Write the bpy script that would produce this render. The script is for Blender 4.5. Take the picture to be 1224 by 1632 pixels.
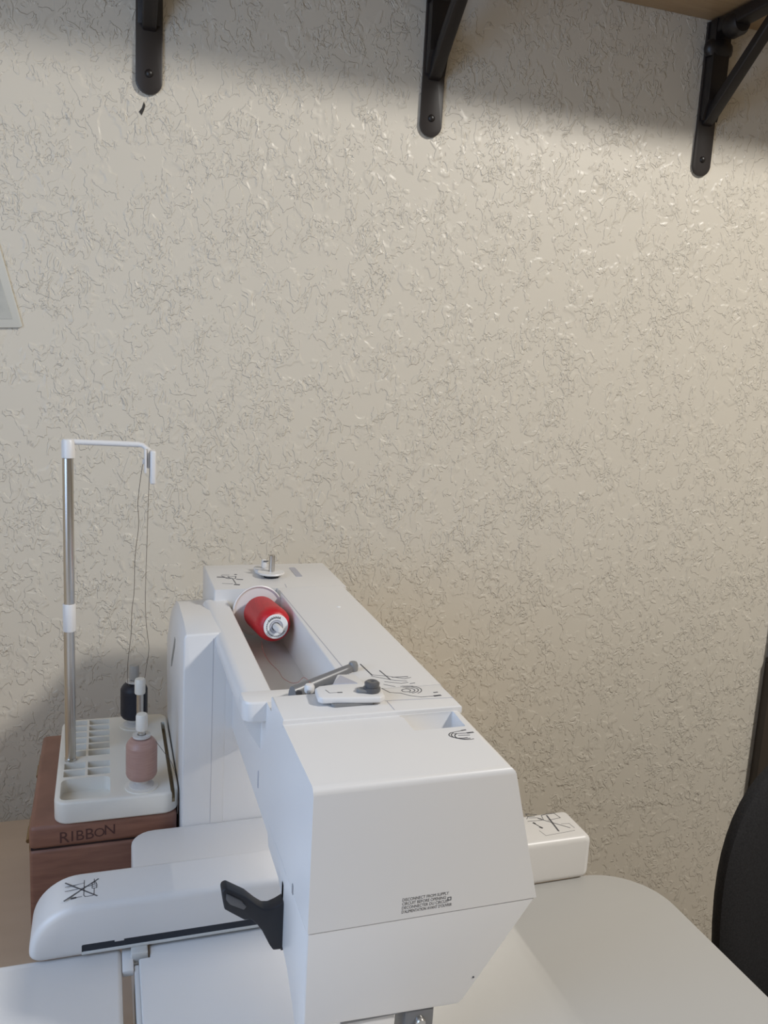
import bpy, bmesh, math, random
from mathutils import Vector, Matrix
random.seed(7)
for o in list(bpy.data.objects): bpy.data.objects.remove(o, do_unlink=True)
scene = bpy.context.scene
col = scene.collection
ZO = 1.335                       # eye height above the floor; all z below are given relative to it
PI = math.pi

# ------------------------------------------------------------------ camera
cam_d = bpy.data.cameras.new('camera'); cam = bpy.data.objects.new('camera', cam_d); col.objects.link(cam)
cam_d.sensor_fit = 'VERTICAL'; cam_d.sensor_height = 32.0; cam_d.lens = 1350.0 / 1632.0 * 32.0
cam_d.clip_start = 0.02
def _cam():
    yaw, pitch, roll = 0.32333, 0.17466, -0.0546
    f = Vector((math.sin(yaw)*math.cos(pitch), math.cos(yaw)*math.cos(pitch), -math.sin(pitch)))
    r = Vector((math.cos(yaw), -math.sin(yaw), 0)); d = f.cross(r)
    r2 = math.cos(roll)*r + math.sin(roll)*d; d2 = -math.sin(roll)*r + math.cos(roll)*d
    m = Matrix((r2, -d2, -f)).transposed().to_4x4(); m.translation = (0, 0, ZO)
    cam.matrix_world = m
_cam(); scene.camera = cam

# ------------------------------------------------------------------ light and exposure
world = bpy.data.worlds.new('room_ambient'); scene.world = world; world.use_nodes = True
bgn = world.node_tree.nodes['Background']
bgn.inputs[0].default_value = (1.0, 0.85, 0.64, 1); bgn.inputs[1].default_value = 0.17
def area(name, loc, target, sx, sy, power, color):
    l = bpy.data.lights.new(name, 'AREA'); l.shape = 'RECTANGLE'; l.size = sx; l.size_y = sy; l.energy = power; l.color = color
    o = bpy.data.objects.new(name, l); col.objects.link(o)
    o.location = (loc[0], loc[1], loc[2] + ZO)
    v = Vector(target) - Vector(loc); o.rotation_euler = v.to_track_quat('-Z', 'Y').to_euler()
    return o
area('ceiling_lamp_light', (1.60, -0.38, 1.34), (0.45, 0.8, -0.2), 0.22, 0.22, 38.0, (1.0, 0.97, 0.92))
area('window_daylight', (-0.535, 0.29, 0.10), (0.5, 0.29, 0.10), 0.58, 0.72, 5.7, (0.41, 0.63, 1.0))
vs = scene.view_settings
scene.display_settings.display_device = 'sRGB'
vs.view_transform = 'Standard'; vs.look = 'None'; vs.gamma = 1.0; vs.use_curve_mapping = False; vs.exposure = 0.0

# ------------------------------------------------------------------ materials
def mat(name, color, rough=0.5, metal=0.0, spec=0.5, noise=None, bump=None, alpha=None, trans=0.0):
    m = bpy.data.materials.new(name); m.use_nodes = True
    nt = m.node_tree; b = nt.nodes['Principled BSDF']
    b.inputs['Base Color'].default_value = (*color, 1); b.inputs['Roughness'].default_value = rough
    b.inputs['Metallic'].default_value = metal; b.inputs['Specular IOR Level'].default_value = spec
    b.inputs['Transmission Weight'].default_value = trans
    if alpha is not None: b.inputs['Alpha'].default_value = alpha
    tc = nt.nodes.new('ShaderNodeTexCoord')
    if noise:
        c2, sc, stretch = noise
        mp = nt.nodes.new('ShaderNodeMapping'); mp.inputs['Scale'].default_value = stretch
        nz = nt.nodes.new('ShaderNodeTexNoise'); nz.inputs['Scale'].default_value = sc; nz.inputs['Detail'].default_value = 6
        rp = nt.nodes.new('ShaderNodeValToRGB')
        rp.color_ramp.elements[0].position = 0.3; rp.color_ramp.elements[1].position = 0.7
        rp.color_ramp.elements[0].color = (*color, 1); rp.color_ramp.elements[1].color = (*c2, 1)
        nt.links.new(tc.outputs['Object'], mp.inputs[0]); nt.links.new(mp.outputs[0], nz.inputs['Vector'])
        nt.links.new(nz.outputs['Fac'], rp.inputs[0]); nt.links.new(rp.outputs[0], b.inputs['Base Color'])
    if bump:
        sc, st, dist = bump
        n2 = nt.nodes.new('ShaderNodeTexNoise'); n2.inputs['Scale'].default_value = sc; n2.inputs['Detail'].default_value = 3
        bp = nt.nodes.new('ShaderNodeBump'); bp.inputs['Strength'].default_value = st; bp.inputs['Distance'].default_value = dist
        nt.links.new(tc.outputs['Object'], n2.inputs['Vector'])
        nt.links.new(n2.outputs['Fac'], bp.inputs['Height']); nt.links.new(bp.outputs[0], b.inputs['Normal'])
    return m
def wall_material():
    m = bpy.data.materials.new('knockdown_plaster'); m.use_nodes = True
    nt = m.node_tree; N = nt.nodes; L = nt.links; b = N['Principled BSDF']
    b.inputs['Base Color'].default_value = (0.68, 0.63, 0.535, 1)
    b.inputs['Roughness'].default_value = 0.40; b.inputs['Specular IOR Level'].default_value = 0.5
    tc = N.new('ShaderNodeTexCoord')
    def noise(scale, detail, rough, dist, off, stretch=(1, 1, 1)):
        mp = N.new('ShaderNodeMapping'); mp.inputs['Location'].default_value = off; mp.inputs['Scale'].default_value = stretch
        n = N.new('ShaderNodeTexNoise'); n.inputs['Scale'].default_value = scale; n.inputs['Detail'].default_value = detail
        n.inputs['Roughness'].default_value = rough; n.inputs['Distortion'].default_value = dist
        L.new(tc.outputs['Object'], mp.inputs[0]); L.new(mp.outputs[0], n.inputs['Vector']); return n.outputs['Fac']
    def ramp(src, a, c):
        r = N.new('ShaderNodeMapRange'); r.interpolation_type = 'SMOOTHSTEP'
        r.inputs['From Min'].default_value = a; r.inputs['From Max'].default_value = c
        L.new(src, r.inputs['Value']); return r.outputs[0]
    def math_(op, a, c):
        n = N.new('ShaderNodeMath'); n.operation = op
        for i, v in enumerate((a, c)):
            if isinstance(v, (int, float)): n.inputs[i].default_value = v
            else: L.new(v, n.inputs[i])
        return n.outputs[0]
    # plateaus whose edges read as short crinkled ridges, present only in patches
    nA = noise(58, 3, 0.55, 0.6, (3, 1, 2), (1.1, 1.0, 0.75)); nB = noise(92, 2, 0.55, 0.8, (7, 5, 1), (1.05, 1, 0.8))
    stepA = ramp(nA, 0.485, 0.515); stepA2 = ramp(nA, 0.585, 0.615); stepB = ramp(nB, 0.520, 0.553)
    mk1 = ramp(noise(34, 2, 0.5, 0.3, (0, 2, 4)), 0.42, 0.52); mk2 = ramp(noise(28, 2, 0.5, 0.3, (9, 4, 3)), 0.44, 0.54)
    mk3 = ramp(noise(9, 2, 0.5, 0.3, (2, 8, 5)), 0.40, 0.55)
    h = math_('ADD', math_('MULTIPLY', stepA, mk1), math_('MULTIPLY', stepB, math_('MULTIPLY', mk2, mk3)))
    h = math_('SUBTRACT', h, math_('MULTIPLY', stepA2, mk2))
    bp = N.new('ShaderNodeBump'); bp.inputs['Strength'].default_value = 1.0; bp.inputs['Distance'].default_value = 0.0007
    L.new(h, bp.inputs['Height']); L.new(bp.outputs[0], b.inputs['Normal'])
    return m
M = dict(
    wall=wall_material(),
    white=mat('white_plastic', (0.73, 0.715, 0.700), 0.36),
    ivory=mat('ivory_plastic', (0.80, 0.77, 0.70), 0.4),
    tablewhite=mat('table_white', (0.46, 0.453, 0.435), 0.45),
    black=mat('black_plastic', (0.010, 0.0115, 0.017), 0.5),
    slot=mat('dark_slot', (0.022, 0.026, 0.036), 0.6),
    grey=mat('grey_plastic', (0.22, 0.22, 0.22), 0.38),
    clip=mat('grey_clip', (0.17, 0.17, 0.175), 0.32),
    knob=mat('dark_grey_knob', (0.10, 0.10, 0.105), 0.3),
    ink=mat('printed_ink', (0.10, 0.10, 0.11), 0.6),
    inklight=mat('printed_ink_faint', (0.30, 0.30, 0.31), 0.6),
    steel=mat('brushed_steel', (0.62, 0.60, 0.57), 0.28, 1.0),
    clear=mat('frosted_plastic', (0.62, 0.61, 0.58), 0.3),
    spoolgrey=mat('spool_grey', (0.64, 0.62, 0.59), 0.4),
    capgrey=mat('cap_grey', (0.40, 0.385, 0.36), 0.45),
    red=mat('red_thread', (0.56, 0.012, 0.022), 0.42, noise=((0.44, 0.008, 0.016), 300, (0.2, 0.2, 6)), bump=(420, 0.25, 0.0008)),
    redtail=mat('red_thread_tail', (0.35, 0.10, 0.09), 0.6),
    pink=mat('pink_thread', (0.47, 0.30, 0.25), 0.42, noise=((0.40, 0.235, 0.20), 300, (0.2, 0.2, 5)), bump=(420, 0.3, 0.0008)),
    navy=mat('navy_thread', (0.010, 0.012, 0.022), 0.5, noise=((0.016, 0.018, 0.032), 300, (0.2, 0.2, 5))),
    darkthread=mat('dark_thread', (0.13, 0.10, 0.08), 0.7),
    label=mat('white_label', (0.80, 0.80, 0.80), 0.5),
    boxwood=mat('brown_stained_wood', (0.29, 0.140, 0.095), 0.5, noise=((0.21, 0.098, 0.066), 26, (1, 1, 7))),
    boxedge=mat('box_seam', (0.03, 0.014, 0.012), 0.8),
    boxink=mat('burnt_lettering', (0.085, 0.036, 0.030), 0.8),
    brass=mat('old_brass', (0.30, 0.20, 0.10), 0.4, 0.8),
    desk=mat('tan_desktop', (0.62, 0.48, 0.36), 0.45, noise=((0.58, 0.445, 0.33), 9, (1, 4, 1))),
    iron=mat('dark_bronze_iron', (0.013, 0.0105, 0.010), 0.40, 0.0, 0.5, bump=(160, 0.15, 0.001)),
    plate=mat('sheen_bronze_plate', (0.030, 0.025, 0.024), 0.33, 0.0, 0.6),  # lighter than the iron: the lamp's sheen is put into the base colour
    pine=mat('pale_pine', (0.44, 0.32, 0.19), 0.5, noise=((0.37, 0.255, 0.145), 14, (1.0, 9, 9))),
    fabric=mat('black_mesh_fabric', (0.007, 0.007, 0.009), 0.85, noise=((0.020, 0.020, 0.023), 420, (1, 1, 1)), bump=(900, 0.5, 0.001)),
    darkwood=mat('dark_brown_cabinet', (0.050, 0.038, 0.028), 0.5, noise=((0.040, 0.030, 0.022), 8, (6, 6, 1))),
    bin=mat('pale_grey_bin', (0.42, 0.42, 0.47), 0.5),
    paper=mat('off_white_paper', (0.62, 0.61, 0.55), 0.8),
    paperprint=mat('faint_print', (0.53, 0.525, 0.475), 0.8, noise=((0.47, 0.47, 0.43), 90, (1, 1, 1))),
    chip=mat('dark_wall_chip', (0.045, 0.04, 0.036), 0.9),
    floor=mat('pale_floor', (0.50, 0.44, 0.40), 0.5, noise=((0.44, 0.38, 0.34), 5, (1, 6, 1))),
    amber=mat('amber_gap', (0.23, 0.17, 0.09), 0.5),
)
led = bpy.data.materials.new('led_lens'); led.use_nodes = True
led.node_tree.nodes['Principled BSDF'].inputs['Emission Color'].default_value = (1, 0.97, 0.92, 1)
led.node_tree.nodes['Principled BSDF'].inputs['Emission Strength'].default_value = 2.0
M['led'] = led

# ------------------------------------------------------------------ mesh helpers
def finish(bm, angle=38):
    bmesh.ops.remove_doubles(bm, verts=bm.verts, dist=1e-6)
    bmesh.ops.recalc_face_normals(bm, faces=bm.faces)
def bevel(bm, r, seg=3, cond=None, minang=25):
    es = []
    for e in bm.edges:
        if len(e.link_faces) == 2 and e.calc_face_angle(0) > math.radians(minang):
            if cond is None or cond((e.verts[0].co + e.verts[1].co) / 2, (e.verts[1].co - e.verts[0].co).normalized()): es.append(e)
    if es: bmesh.ops.bevel(bm, geom=es, offset=r, segments=seg, profile=0.5, affect='EDGES', clamp_overlap=True)
def prism(poly, axis, a, b, r=0.0, seg=3, cond=None, minang=25):
    """polygon in the two remaining axes (in x,y,z order), extruded along axis from a to b"""
    bm = bmesh.new()
    def P(u, v, w):
        return {'X': (w, u, v), 'Y': (u, w, v), 'Z': (u, v, w)}[axis]
    lo = [bm.verts.new(P(u, v, a)) for u, v in poly]; hi = [bm.verts.new(P(u, v, b)) for u, v in poly]
    n = len(poly)
    bm.faces.new(lo); bm.faces.new(hi[::-1])
    for i in range(n): bm.faces.new((lo[i], hi[i], hi[(i+1) % n], lo[(i+1) % n]))
    finish(bm)
    if r: bevel(bm, r, seg, cond, minang)
    return bm
def box(x0, x1, y0, y1, z0, z1, r=0.0, seg=3, cond=None):
    return prism([(x0, y0), (x1, y0), (x1, y1), (x0, y1)], 'Z', z0, z1, r, seg, cond)
def arc(cx, cy, r, a0, a1, n=8, ry=None):
    return [(cx + r*math.cos(math.radians(a0+(a1-a0)*i/n)), cy + (ry or r)*math.sin(math.radians(a0+(a1-a0)*i/n))) for i in range(n+1)]
def rrect(x0, x1, y0, y1, r, n=6):
    r = r if isinstance(r, (list, tuple)) else [r]*4    # radii: (x1,y1) (x0,y1) (x0,y0) (x1,y0)
    return (arc(x1-r[0], y1-r[0], r[0], 0, 90, n) + arc(x0+r[1], y1-r[1], r[1], 90, 180, n) +
            arc(x0+r[2], y0+r[2], r[2], 180, 270, n) + arc(x1-r[3], y0+r[3], r[3], 270, 360, n))
def lathe(profile, seg=40):
    """profile of (radius, z), around local Z, closed at radius 0"""
    bm = bmesh.new(); rings = []
    for r, z in profile:
        if r < 1e-7: rings.append([bm.verts.new((0, 0, z))])
        else: rings.append([bm.verts.new((r*math.cos(2*PI*i/seg), r*math.sin(2*PI*i/seg), z)) for i in range(seg)])
    for a, b in zip(rings[:-1], rings[1:]):
        for i in range(seg):
            j = (i+1) % seg
            if len(a) == 1 and len(b) == 1: continue
            if len(a) == 1: bm.faces.new((a[0], b[i], b[j]))
            elif len(b) == 1: bm.faces.new((a[i], a[j], b[0]))
            else: bm.faces.new((a[i], a[j], b[j], b[i]))
    finish(bm); return bm
def tube(pts, r, seg=10, caps=True, flat=None):
    bm = bmesh.new(); pts = [Vector(p) for p in pts]; rings = []
    up = Vector((0.13, 0.31, 0.94)).normalized(); prev = None
    for i, p in enumerate(pts):
        t = (pts[min(i+1, len(pts)-1)] - pts[max(i-1, 0)]).normalized()
        if prev is None: u = t.cross(up).normalized()
        else: u = (prev - t * prev.dot(t)).normalized()
        prev = u; v = t.cross(u)
        rr = r[i] if isinstance(r, (list, tuple)) else r
        rings.append([bm.verts.new(p + rr*(math.cos(2*PI*k/seg)*u + math.sin(2*PI*k/seg)*v)) for k in range(seg)])
    for a, b in zip(rings[:-1], rings[1:]):
        for k in range(seg): bm.faces.new((a[k], a[(k+1) % seg], b[(k+1) % seg], b[k]))
    if caps: bm.faces.new(rings[0][::-1]); bm.faces.new(rings[-1])
    finish(bm); return bm
def spline(pts, n=6):
    pts = [Vector(p) for p in pts]; out = []
    for i in range(len(pts)-1):
        p0 = pts[max(i-1, 0)]; p1 = pts[i]; p2 = pts[i+1]; p3 = pts[min(i+2, len(pts)-1)]
        for k in range(n):
            t = k/n
            out.append(0.5*((2*p1) + (p2-p0)*t + (2*p0-5*p1+4*p2-p3)*t*t + (3*p1-p0-3*p2+p3)*t**3))
    out.append(pts[-1]); return out
def ribbon(lines, w, to3, th=0.00012):
    """flat printed strokes: polylines in 2D mapped to the surface by to3(u, v, lift)"""
    bm = bmesh.new()
    for ln in lines:
        ww = w
        if isinstance(ln, tuple): ln, ww = ln
        for (a, b) in zip(ln[:-1], ln[1:]):
            a = Vector(a); b = Vector(b); d = (b-a)
            if d.length < 1e-7: continue
            d.normalize(); n = Vector((-d.y, d.x))*ww/2; e = d*ww*0.3
            q = [a-e+n, a-e-n, b+e-n, b+e+n]
            lo = [bm.verts.new(to3(p.x, p.y, -th)) for p in q]; hi = [bm.verts.new(to3(p.x, p.y, th)) for p in q]
            bm.faces.new(hi); bm.faces.new(lo[::-1])
            for i in range(4): bm.faces.new((hi[i], lo[i], lo[(i+1) % 4], hi[(i+1) % 4]))
    bmesh.ops.recalc_face_normals(bm, faces=bm.faces)
    return bm
def join(*bms):
    out = bmesh.new(); me = bpy.data.meshes.new('tmp')
    for b in bms:
        b.to_mesh(me); out.from_mesh(me); b.free()
    bpy.data.meshes.remove(me); return out
def xf(bm, m):
    bmesh.ops.transform(bm, matrix=m, verts=bm.verts); return bm
def boolean(a, b, op='DIFFERENCE'):
    oa = bpy.data.objects.new('a', bpy.data.meshes.new('a')); ob = bpy.data.objects.new('b', bpy.data.meshes.new('b'))
    a.to_mesh(oa.data); b.to_mesh(ob.data); col.objects.link(oa); col.objects.link(ob)
    md = oa.modifiers.new('bool', 'BOOLEAN'); md.operation = op; md.object = ob; md.solver = 'EXACT'
    bpy.context.view_layer.update()
    me = bpy.data.meshes.new_from_object(oa.evaluated_get(bpy.context.evaluated_depsgraph_get()))
    out = bmesh.new(); out.from_mesh(me)
    bpy.data.objects.remove(oa); bpy.data.objects.remove(ob); bpy.data.meshes.remove(me); a.free(); b.free()
    return out
def text_bm(body, size, m, extr=0.00012, shear=0.0, spacing=1.0):
    c = bpy.data.curves.new('txt', 'FONT'); c.body = body; c.size = size; c.extrude = extr; c.shear = shear; c.space_character = spacing
    c.resolution_u = 3
    o = bpy.data.objects.new('txt', c); col.objects.link(o); bpy.context.view_layer.update()
    me = bpy.data.meshes.new_from_object(o.evaluated_get(bpy.context.evaluated_depsgraph_get()))
    bm = bmesh.new(); bm.from_mesh(me); bpy.data.objects.remove(o); bpy.data.meshes.remove(me)
    return xf(bm, m)
# ------------------------------------------------------------------ object helpers
def world_loc(o):
    v = Vector((0, 0, 0))
    while o is not None: v += o.location; o = o.parent
    return v
def obj(name, bm, material, parent=None, smooth=True, angle=40, local=False, loc=None):
    """link one mesh; vertices are given in eye-relative coordinates unless local"""
    me = bpy.data.meshes.new(name)
    o = bpy.data.objects.new(name, me); col.objects.link(o)
    if parent is not None: o.parent = parent
    if loc is not None: o.location = loc
    if not local:
        off = Vector((0, 0, ZO)) - (world_loc(parent) if parent is not None else Vector((0, 0, 0)))
        if parent is None:
            xs = [v.co for v in bm.verts]
            c = Vector(((min(v.x for v in xs)+max(v.x for v in xs))/2, (min(v.y for v in xs)+max(v.y for v in xs))/2, min(v.z for v in xs)))
            o.location = c + Vector((0, 0, ZO)); off = -c
        bmesh.ops.translate(bm, vec=off, verts=bm.verts)
    bm.to_mesh(me); bm.free()
    me.materials.append(material)
    if smooth:
        for p in me.polygons: p.use_smooth = True
        me.set_sharp_from_angle(angle=math.radians(angle))
    return o
def thing(name, label, cat, loc, group=None):
    o = bpy.data.objects.new(name, None); col.objects.link(o); o.empty_display_size = 0.05
    o.location = (loc[0], loc[1], loc[2] + ZO); tag(o, label, cat, group); return o
def tag(o, label, cat, group=None):
    o['label'] = label; o['category'] = cat
    if group: o['group'] = group
    return o
def dup(root, loc, label):
    r = root.copy(); col.objects.link(r); r.location = loc; r['label'] = label
    for ch in list(root.children):
        c = ch.copy(); col.objects.link(c); c.parent = r
        for g in list(ch.children):
            d = g.copy(); col.objects.link(d); d.parent = c
    return r
def struct(name, bm, m):
    o = obj(name, bm, m, smooth=False); o['kind'] = 'structure'; return o
FLOOR = -1.335; DESK = -0.595; BED = -0.46; WALL = 1.13

# ================================================================== THE SETTING
w = struct('wall_back', box(-0.65, 2.6, WALL, WALL+0.10, FLOOR, 1.45), M['wall'])
obj('plaster_chip', prism([(0.0405, 0.2805), (0.0440, 0.2855), (0.0462, 0.2925), (0.0478, 0.2885), (0.0465, 0.2835), (0.0437, 0.2770)], 'Y', WALL-0.0006, WALL+0.001), M['chip'], w)
struct('floor', box(-0.65, 2.6, -1.6, WALL, FLOOR-0.1, FLOOR), M['floor'])

# left wall with the window that lets the daylight in
wl_ = boolean(box(-0.65, -0.55, -1.6, WALL, FLOOR, 1.45), box(-0.70, -0.50, -0.02, 0.60, -0.27, 0.47))
struct('wall_left', wl_, M['wall'])
wf = struct('window_1', join(box(-0.62, -0.58, -0.02, 0.01, -0.27, 0.47), box(-0.62, -0.58, 0.57, 0.60, -0.27, 0.47), box(-0.62, -0.58, 0.01, 0.57, -0.27, -0.24), box(-0.62, -0.58, 0.01, 0.57, 0.44, 0.47), box(-0.61, -0.59, 0.28, 0.30, -0.24, 0.44)), M['white'])
struct('trim_1', box(-0.56, -0.52, -0.05, 0.63, -0.295, -0.2705), M['white'])

# ================================================================== DESK
desk = thing('desk', 'tan desk that carries the sewing machine, its flat top showing at the left', 'desk', (0.0, 0.45, FLOOR))
obj('desktop', prism(rrect(-0.53, 0.53, -0.12, 1.075, 0.015), 'Z', DESK-0.028, DESK, 0.002, 2), M['desk'], desk)
for sx in (-0.50, 0.45):
    for sy in (-0.08, 1.0):
        obj('leg', box(sx, sx+0.05, sy, sy+0.05, FLOOR, DESK-0.028, 0.004, 2), M['desk'], desk)

# ================================================================== SHELF AND BRACKETS
tag(obj('shelf', box(-0.54, 1.75, 0.865, WALL, 0.512, 0.533, 0.002, 2), M['pine']), 'pale pine shelf board above, its underside showing at the top right corner', 'shelf')
def make_bracket():
    # local frame: wall plane at y = 0, room towards -y, z = 0 at the lower tip of the wall plate
    root = bpy.data.objects.new('shelf_bracket', None); col.objects.link(root)
    pw = 0.0155
    plate = prism([(pw, 0.209), (-pw, 0.209), (-pw, 0.012)] + arc(0, 0.014, pw, 200, 340, 10) + [(pw, 0.012)], 'Y', -0.0045, 0, 0.0012, 2)
    obj('wall_plate', plate, M['plate'], root, local=True)
    post = prism([(-0.0045, 0.084), (-0.010, 0.074), (-0.016, 0.092), (-0.021, 0.10), (-0.021, 0.209), (-0.004, 0.209), (-0.004, 0.084)], 'X', -0.0135, 0.0135, 0.004, 3)
    obj('post', post, M['iron'], root, local=True)
    cl = lathe([(0, -0.011), (0.018, -0.011), (0.0225, -0.006), (0.0235, 0), (0.0225, 0.006), (0.018, 0.011), (0, 0.011)], 24)
    xf(cl, Matrix.Translation((0, -0.012, 0.171)) @ Matrix.Diagonal((1.0, 0.55, 1, 1)))
    obj('collar', cl, M['iron'], root, local=True)
    armb = prism([(-0.0, 0.209), (-0.0, 0.190), (-0.022, 0.190), (-0.175, 0.194), (-0.180, 0.199), (-0.180, 0.209)], 'X', -0.0125, 0.0125, 0.003, 3)
    obj('arm', armb, M['iron'], root, local=True)
    c2 = lathe([(0, -0.014), (0.013, -0.014), (0.0165, -0.008), (0.0165, 0.008), (0.013, 0.014), (0, 0.014)], 20)
    xf(c2, Matrix.Translation((0, -0.045, 0.194)) @ Matrix.Rotation(PI/2, 4, 'X'))
    obj('arm_collar', c2, M['iron'], root, local=True)
    br = prism([(-0.004, 0.068), (-0.013, 0.072), (-0.150, 0.195), (-0.140, 0.203), (-0.012, 0.092), (-0.004, 0.090)], 'X', -0.0085, 0.0085, 0.0025, 3)
    obj('brace', br, M['iron'], root, local=True)
    sc = lathe([(0, 0.0025), (0.0022, 0.0022), (0.0044, 0.0008), (0.0048, 0), (0.0048, -0.001), (0, -0.001)], 16)
    xf(sc, Matrix.Translation((0, -0.0047, 0.022)) @ Matrix.Rotation(PI/2, 4, 'X'))
    obj('screw', sc, M['iron'], root, local=True)
    return root
b0 = make_bracket()
tag(b0, 'dark iron shelf bracket at the left of the wall, above the small wall chip', 'bracket', 'iron brackets under the shelf')
b0.location = (0.0518, WALL, 0.302 + ZO)
dup(b0, (0.4135, WALL, 0.300 + ZO), 'dark iron shelf bracket in the middle, between the other two')
dup(b0, (0.8460, WALL, 0.300 + ZO), 'dark iron shelf bracket at the right, with its diagonal brace in full view')

# ================================================================== PAPER SHEET ON THE WALL
sh = thing('paper_sheet', 'off-white printed paper sheet hanging on the wall at the left edge', 'paper', (-0.18, WALL-0.002, 0.0))
obj('sheet', prism([(-0.0935, 0.0195), (-0.0965, 0.0175), (-0.262, 0.007), (-0.312, 0.190), (-0.140, 0.201)], 'Y', WALL-0.0032, WALL-0.0004, 0.0006, 2), M['paper'], sh)
obj('printed_panel', prism([(-0.1045, 0.027), (-0.254, 0.0175), (-0.300, 0.181), (-0.149, 0.191)], 'Y', WALL-0.0036, WALL-0.0031), M['paperprint'], sh)

# ================================================================== CABINET, BIN, CHAIR AT THE RIGHT
cb = thing('wooden_panel', 'dark brown wooden panel standing against the wall behind the black chair', 'panel', (1.35, WALL-0.01, FLOOR))
obj('board', box(1.094, 1.60, WALL-0.019, WALL-0.001, FLOOR, -0.478, 0.002, 2), M['darkwood'], cb)
obj('cap_strip', box(1.094, 1.60, WALL-0.021, WALL-0.001, -0.478, -0.470, 0.002, 2), M['darkwood'], cb)
tag(obj('wall_board', box(1.096, 1.58, WALL-0.016, WALL-0.001, -0.4695, -0.378, 0.003, 2), M['bin']), 'pale grey board on the wall above the dark wooden panel, cut off by the right edge', 'board')

ch = thing('office_chair', 'black office chair with a rounded mesh backrest, at the right edge', 'chair', (0.98, 0.60, FLOOR))
def chair_back():
    bm = bmesh.new(); n = 56; cxx, cz, a = 0.9500, -0.675, 0.222
    front = []; 
    def ring(s, y):
        vs_ = []
        for i in range(n):
            t = 2*PI*i/n; c, s_ = math.cos(t), math.sin(t)
            bb = 0.212 if s_ > 0 else 0.150
            e = 2/2.5
            u = a*math.copysign(abs(c)**e, c)*s; v = bb*math.copysign(abs(s_)**e, s_)*s
            yy = y + 0.55*u*u*(-1) + 0.10*v      # bowed around the sitter and leaning back
            vs_.append(bm.verts.new((cxx+u, yy, cz+v)))
        return vs_
    prof = [(0.25, 0.782), (0.6, 0.782), (0.85, 0.784), (0.95, 0.787), (0.99, 0.793), (1.0, 0.800), (0.99, 0.808), (0.95, 0.813), (0.85, 0.816), (0.25, 0.818)]
    rs = [ring(s, y) for s, y in prof]
    for p, q in zip(rs[:-1], rs[1:]):
        for i in range(n): bm.faces.new((p[i], p[(i+1) % n], q[(i+1) % n], q[i]))
    bm.faces.new(rs[0]); bm.faces.new(rs[-1]); finish(bm); return bm
obj('backrest', chair_back(), M['fabric'], ch)
seat = prism(rrect(0.74, 1.20, 0.36, 0.80, 0.09), 'Z', -0.93, -0.86, 0.022, 4)
obj('seat', seat, M['fabric'], ch)
obj('back_support', tube(spline([(0.97, 0.62, -0.94), (0.97, 0.80, -0.945), (0.97, 0.86, -0.90), (0.97, 0.825, -0.72)]), 0.016), M['black'], ch)
obj('gas_lift', join(xf(lathe([(0, 0), (0.028, 0), (0.028, 0.16), (0.018, 0.162), (0.018, 0.32), (0.05, 0.325), (0.05, 0.34), (0, 0.34)], 20), Matrix.Translation((0.97, 0.58, FLOOR+0.07)))), M['black'], ch)
for k in range(5):
    a = 2*PI*k/5 + 0.3; ex = (0.97+0.27*math.cos(a), 0.58+0.27*math.sin(a))
    lg = obj('leg', tube([(0.97, 0.58, FLOOR+0.10), (0.97+0.14*math.cos(a), 0.58+0.14*math.sin(a), FLOOR+0.09), (*ex, FLOOR+0.07)], [0.022, 0.018, 0.013]), M['black'], ch)
    cs = lathe([(0, -0.012), (0.022, -0.012), (0.027, -0.008), (0.027, 0.008), (0.022, 0.012), (0, 0.012)], 18)
    obj('caster', xf(cs, Matrix.Translation((*ex, FLOOR+0.027)) @ Matrix.Rotation(a, 4, 'Z') @ Matrix.Rotation(PI/2, 4, 'X')), M['black'], lg)

# ================================================================== RIBBON BOX
rb = thing('ribbon_box', 'brown wooden box lettered RIBBON, lying under the thread stand', 'box', (0.0, 0.9, DESK))
obj('box_body', box(-0.0700, 0.0675, 0.802, 1.005, DESK, -0.4785, 0.004, 3), M['boxwood'], rb)
lid = obj('lid', box(-0.0700, 0.0675, 0.800, 1.005, -0.4772, -0.4525, 0.005, 3), M['boxwood'], rb)
obj('seam', box(-0.0688, 0.0663, 0.8035, 1.0038, -0.4790, -0.4768), M['boxedge'], rb)
tm = Matrix.Translation((-0.0435, 0.7999, -0.4722)) @ Matrix.Rotation(PI/2, 4, 'X')
for i, ch_ in enumerate('RIBBON'):
    dz = [0, 0.0006, 0.0008, 0.0010, 0.0022, 0.0034][i]
    m = Matrix.Translation((-0.0435+[0, 0.0105, 0.0152, 0.0236, 0.0320, 0.0412][i], 0.7999, -0.4722+dz)) @ Matrix.Rotation(PI/2, 4, 'X')
    obj('letter', text_bm(ch_, [0.0165, 0.0155, 0.0150, 0.0160, 0.0130, 0.0150][i], m, 0.0001), M['boxink'], lid, smooth=False)
for hy in (0.822, 0.955):
    hg = obj('hinge', join(box(-0.0716, -0.0695, hy, hy+0.022, -0.492, -0.464, 0.0005, 1), xf(lathe([(0, -0.013), (0.0022, -0.013), (0.0022, 0.013), (0, 0.013)], 10), Matrix.Translation((-0.0722, hy+0.011, -0.478)) @ Matrix.Rotation(PI/2, 4, 'X'))), M['brass'], rb)
    hg['label'] = 'old brass hinge'

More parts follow.
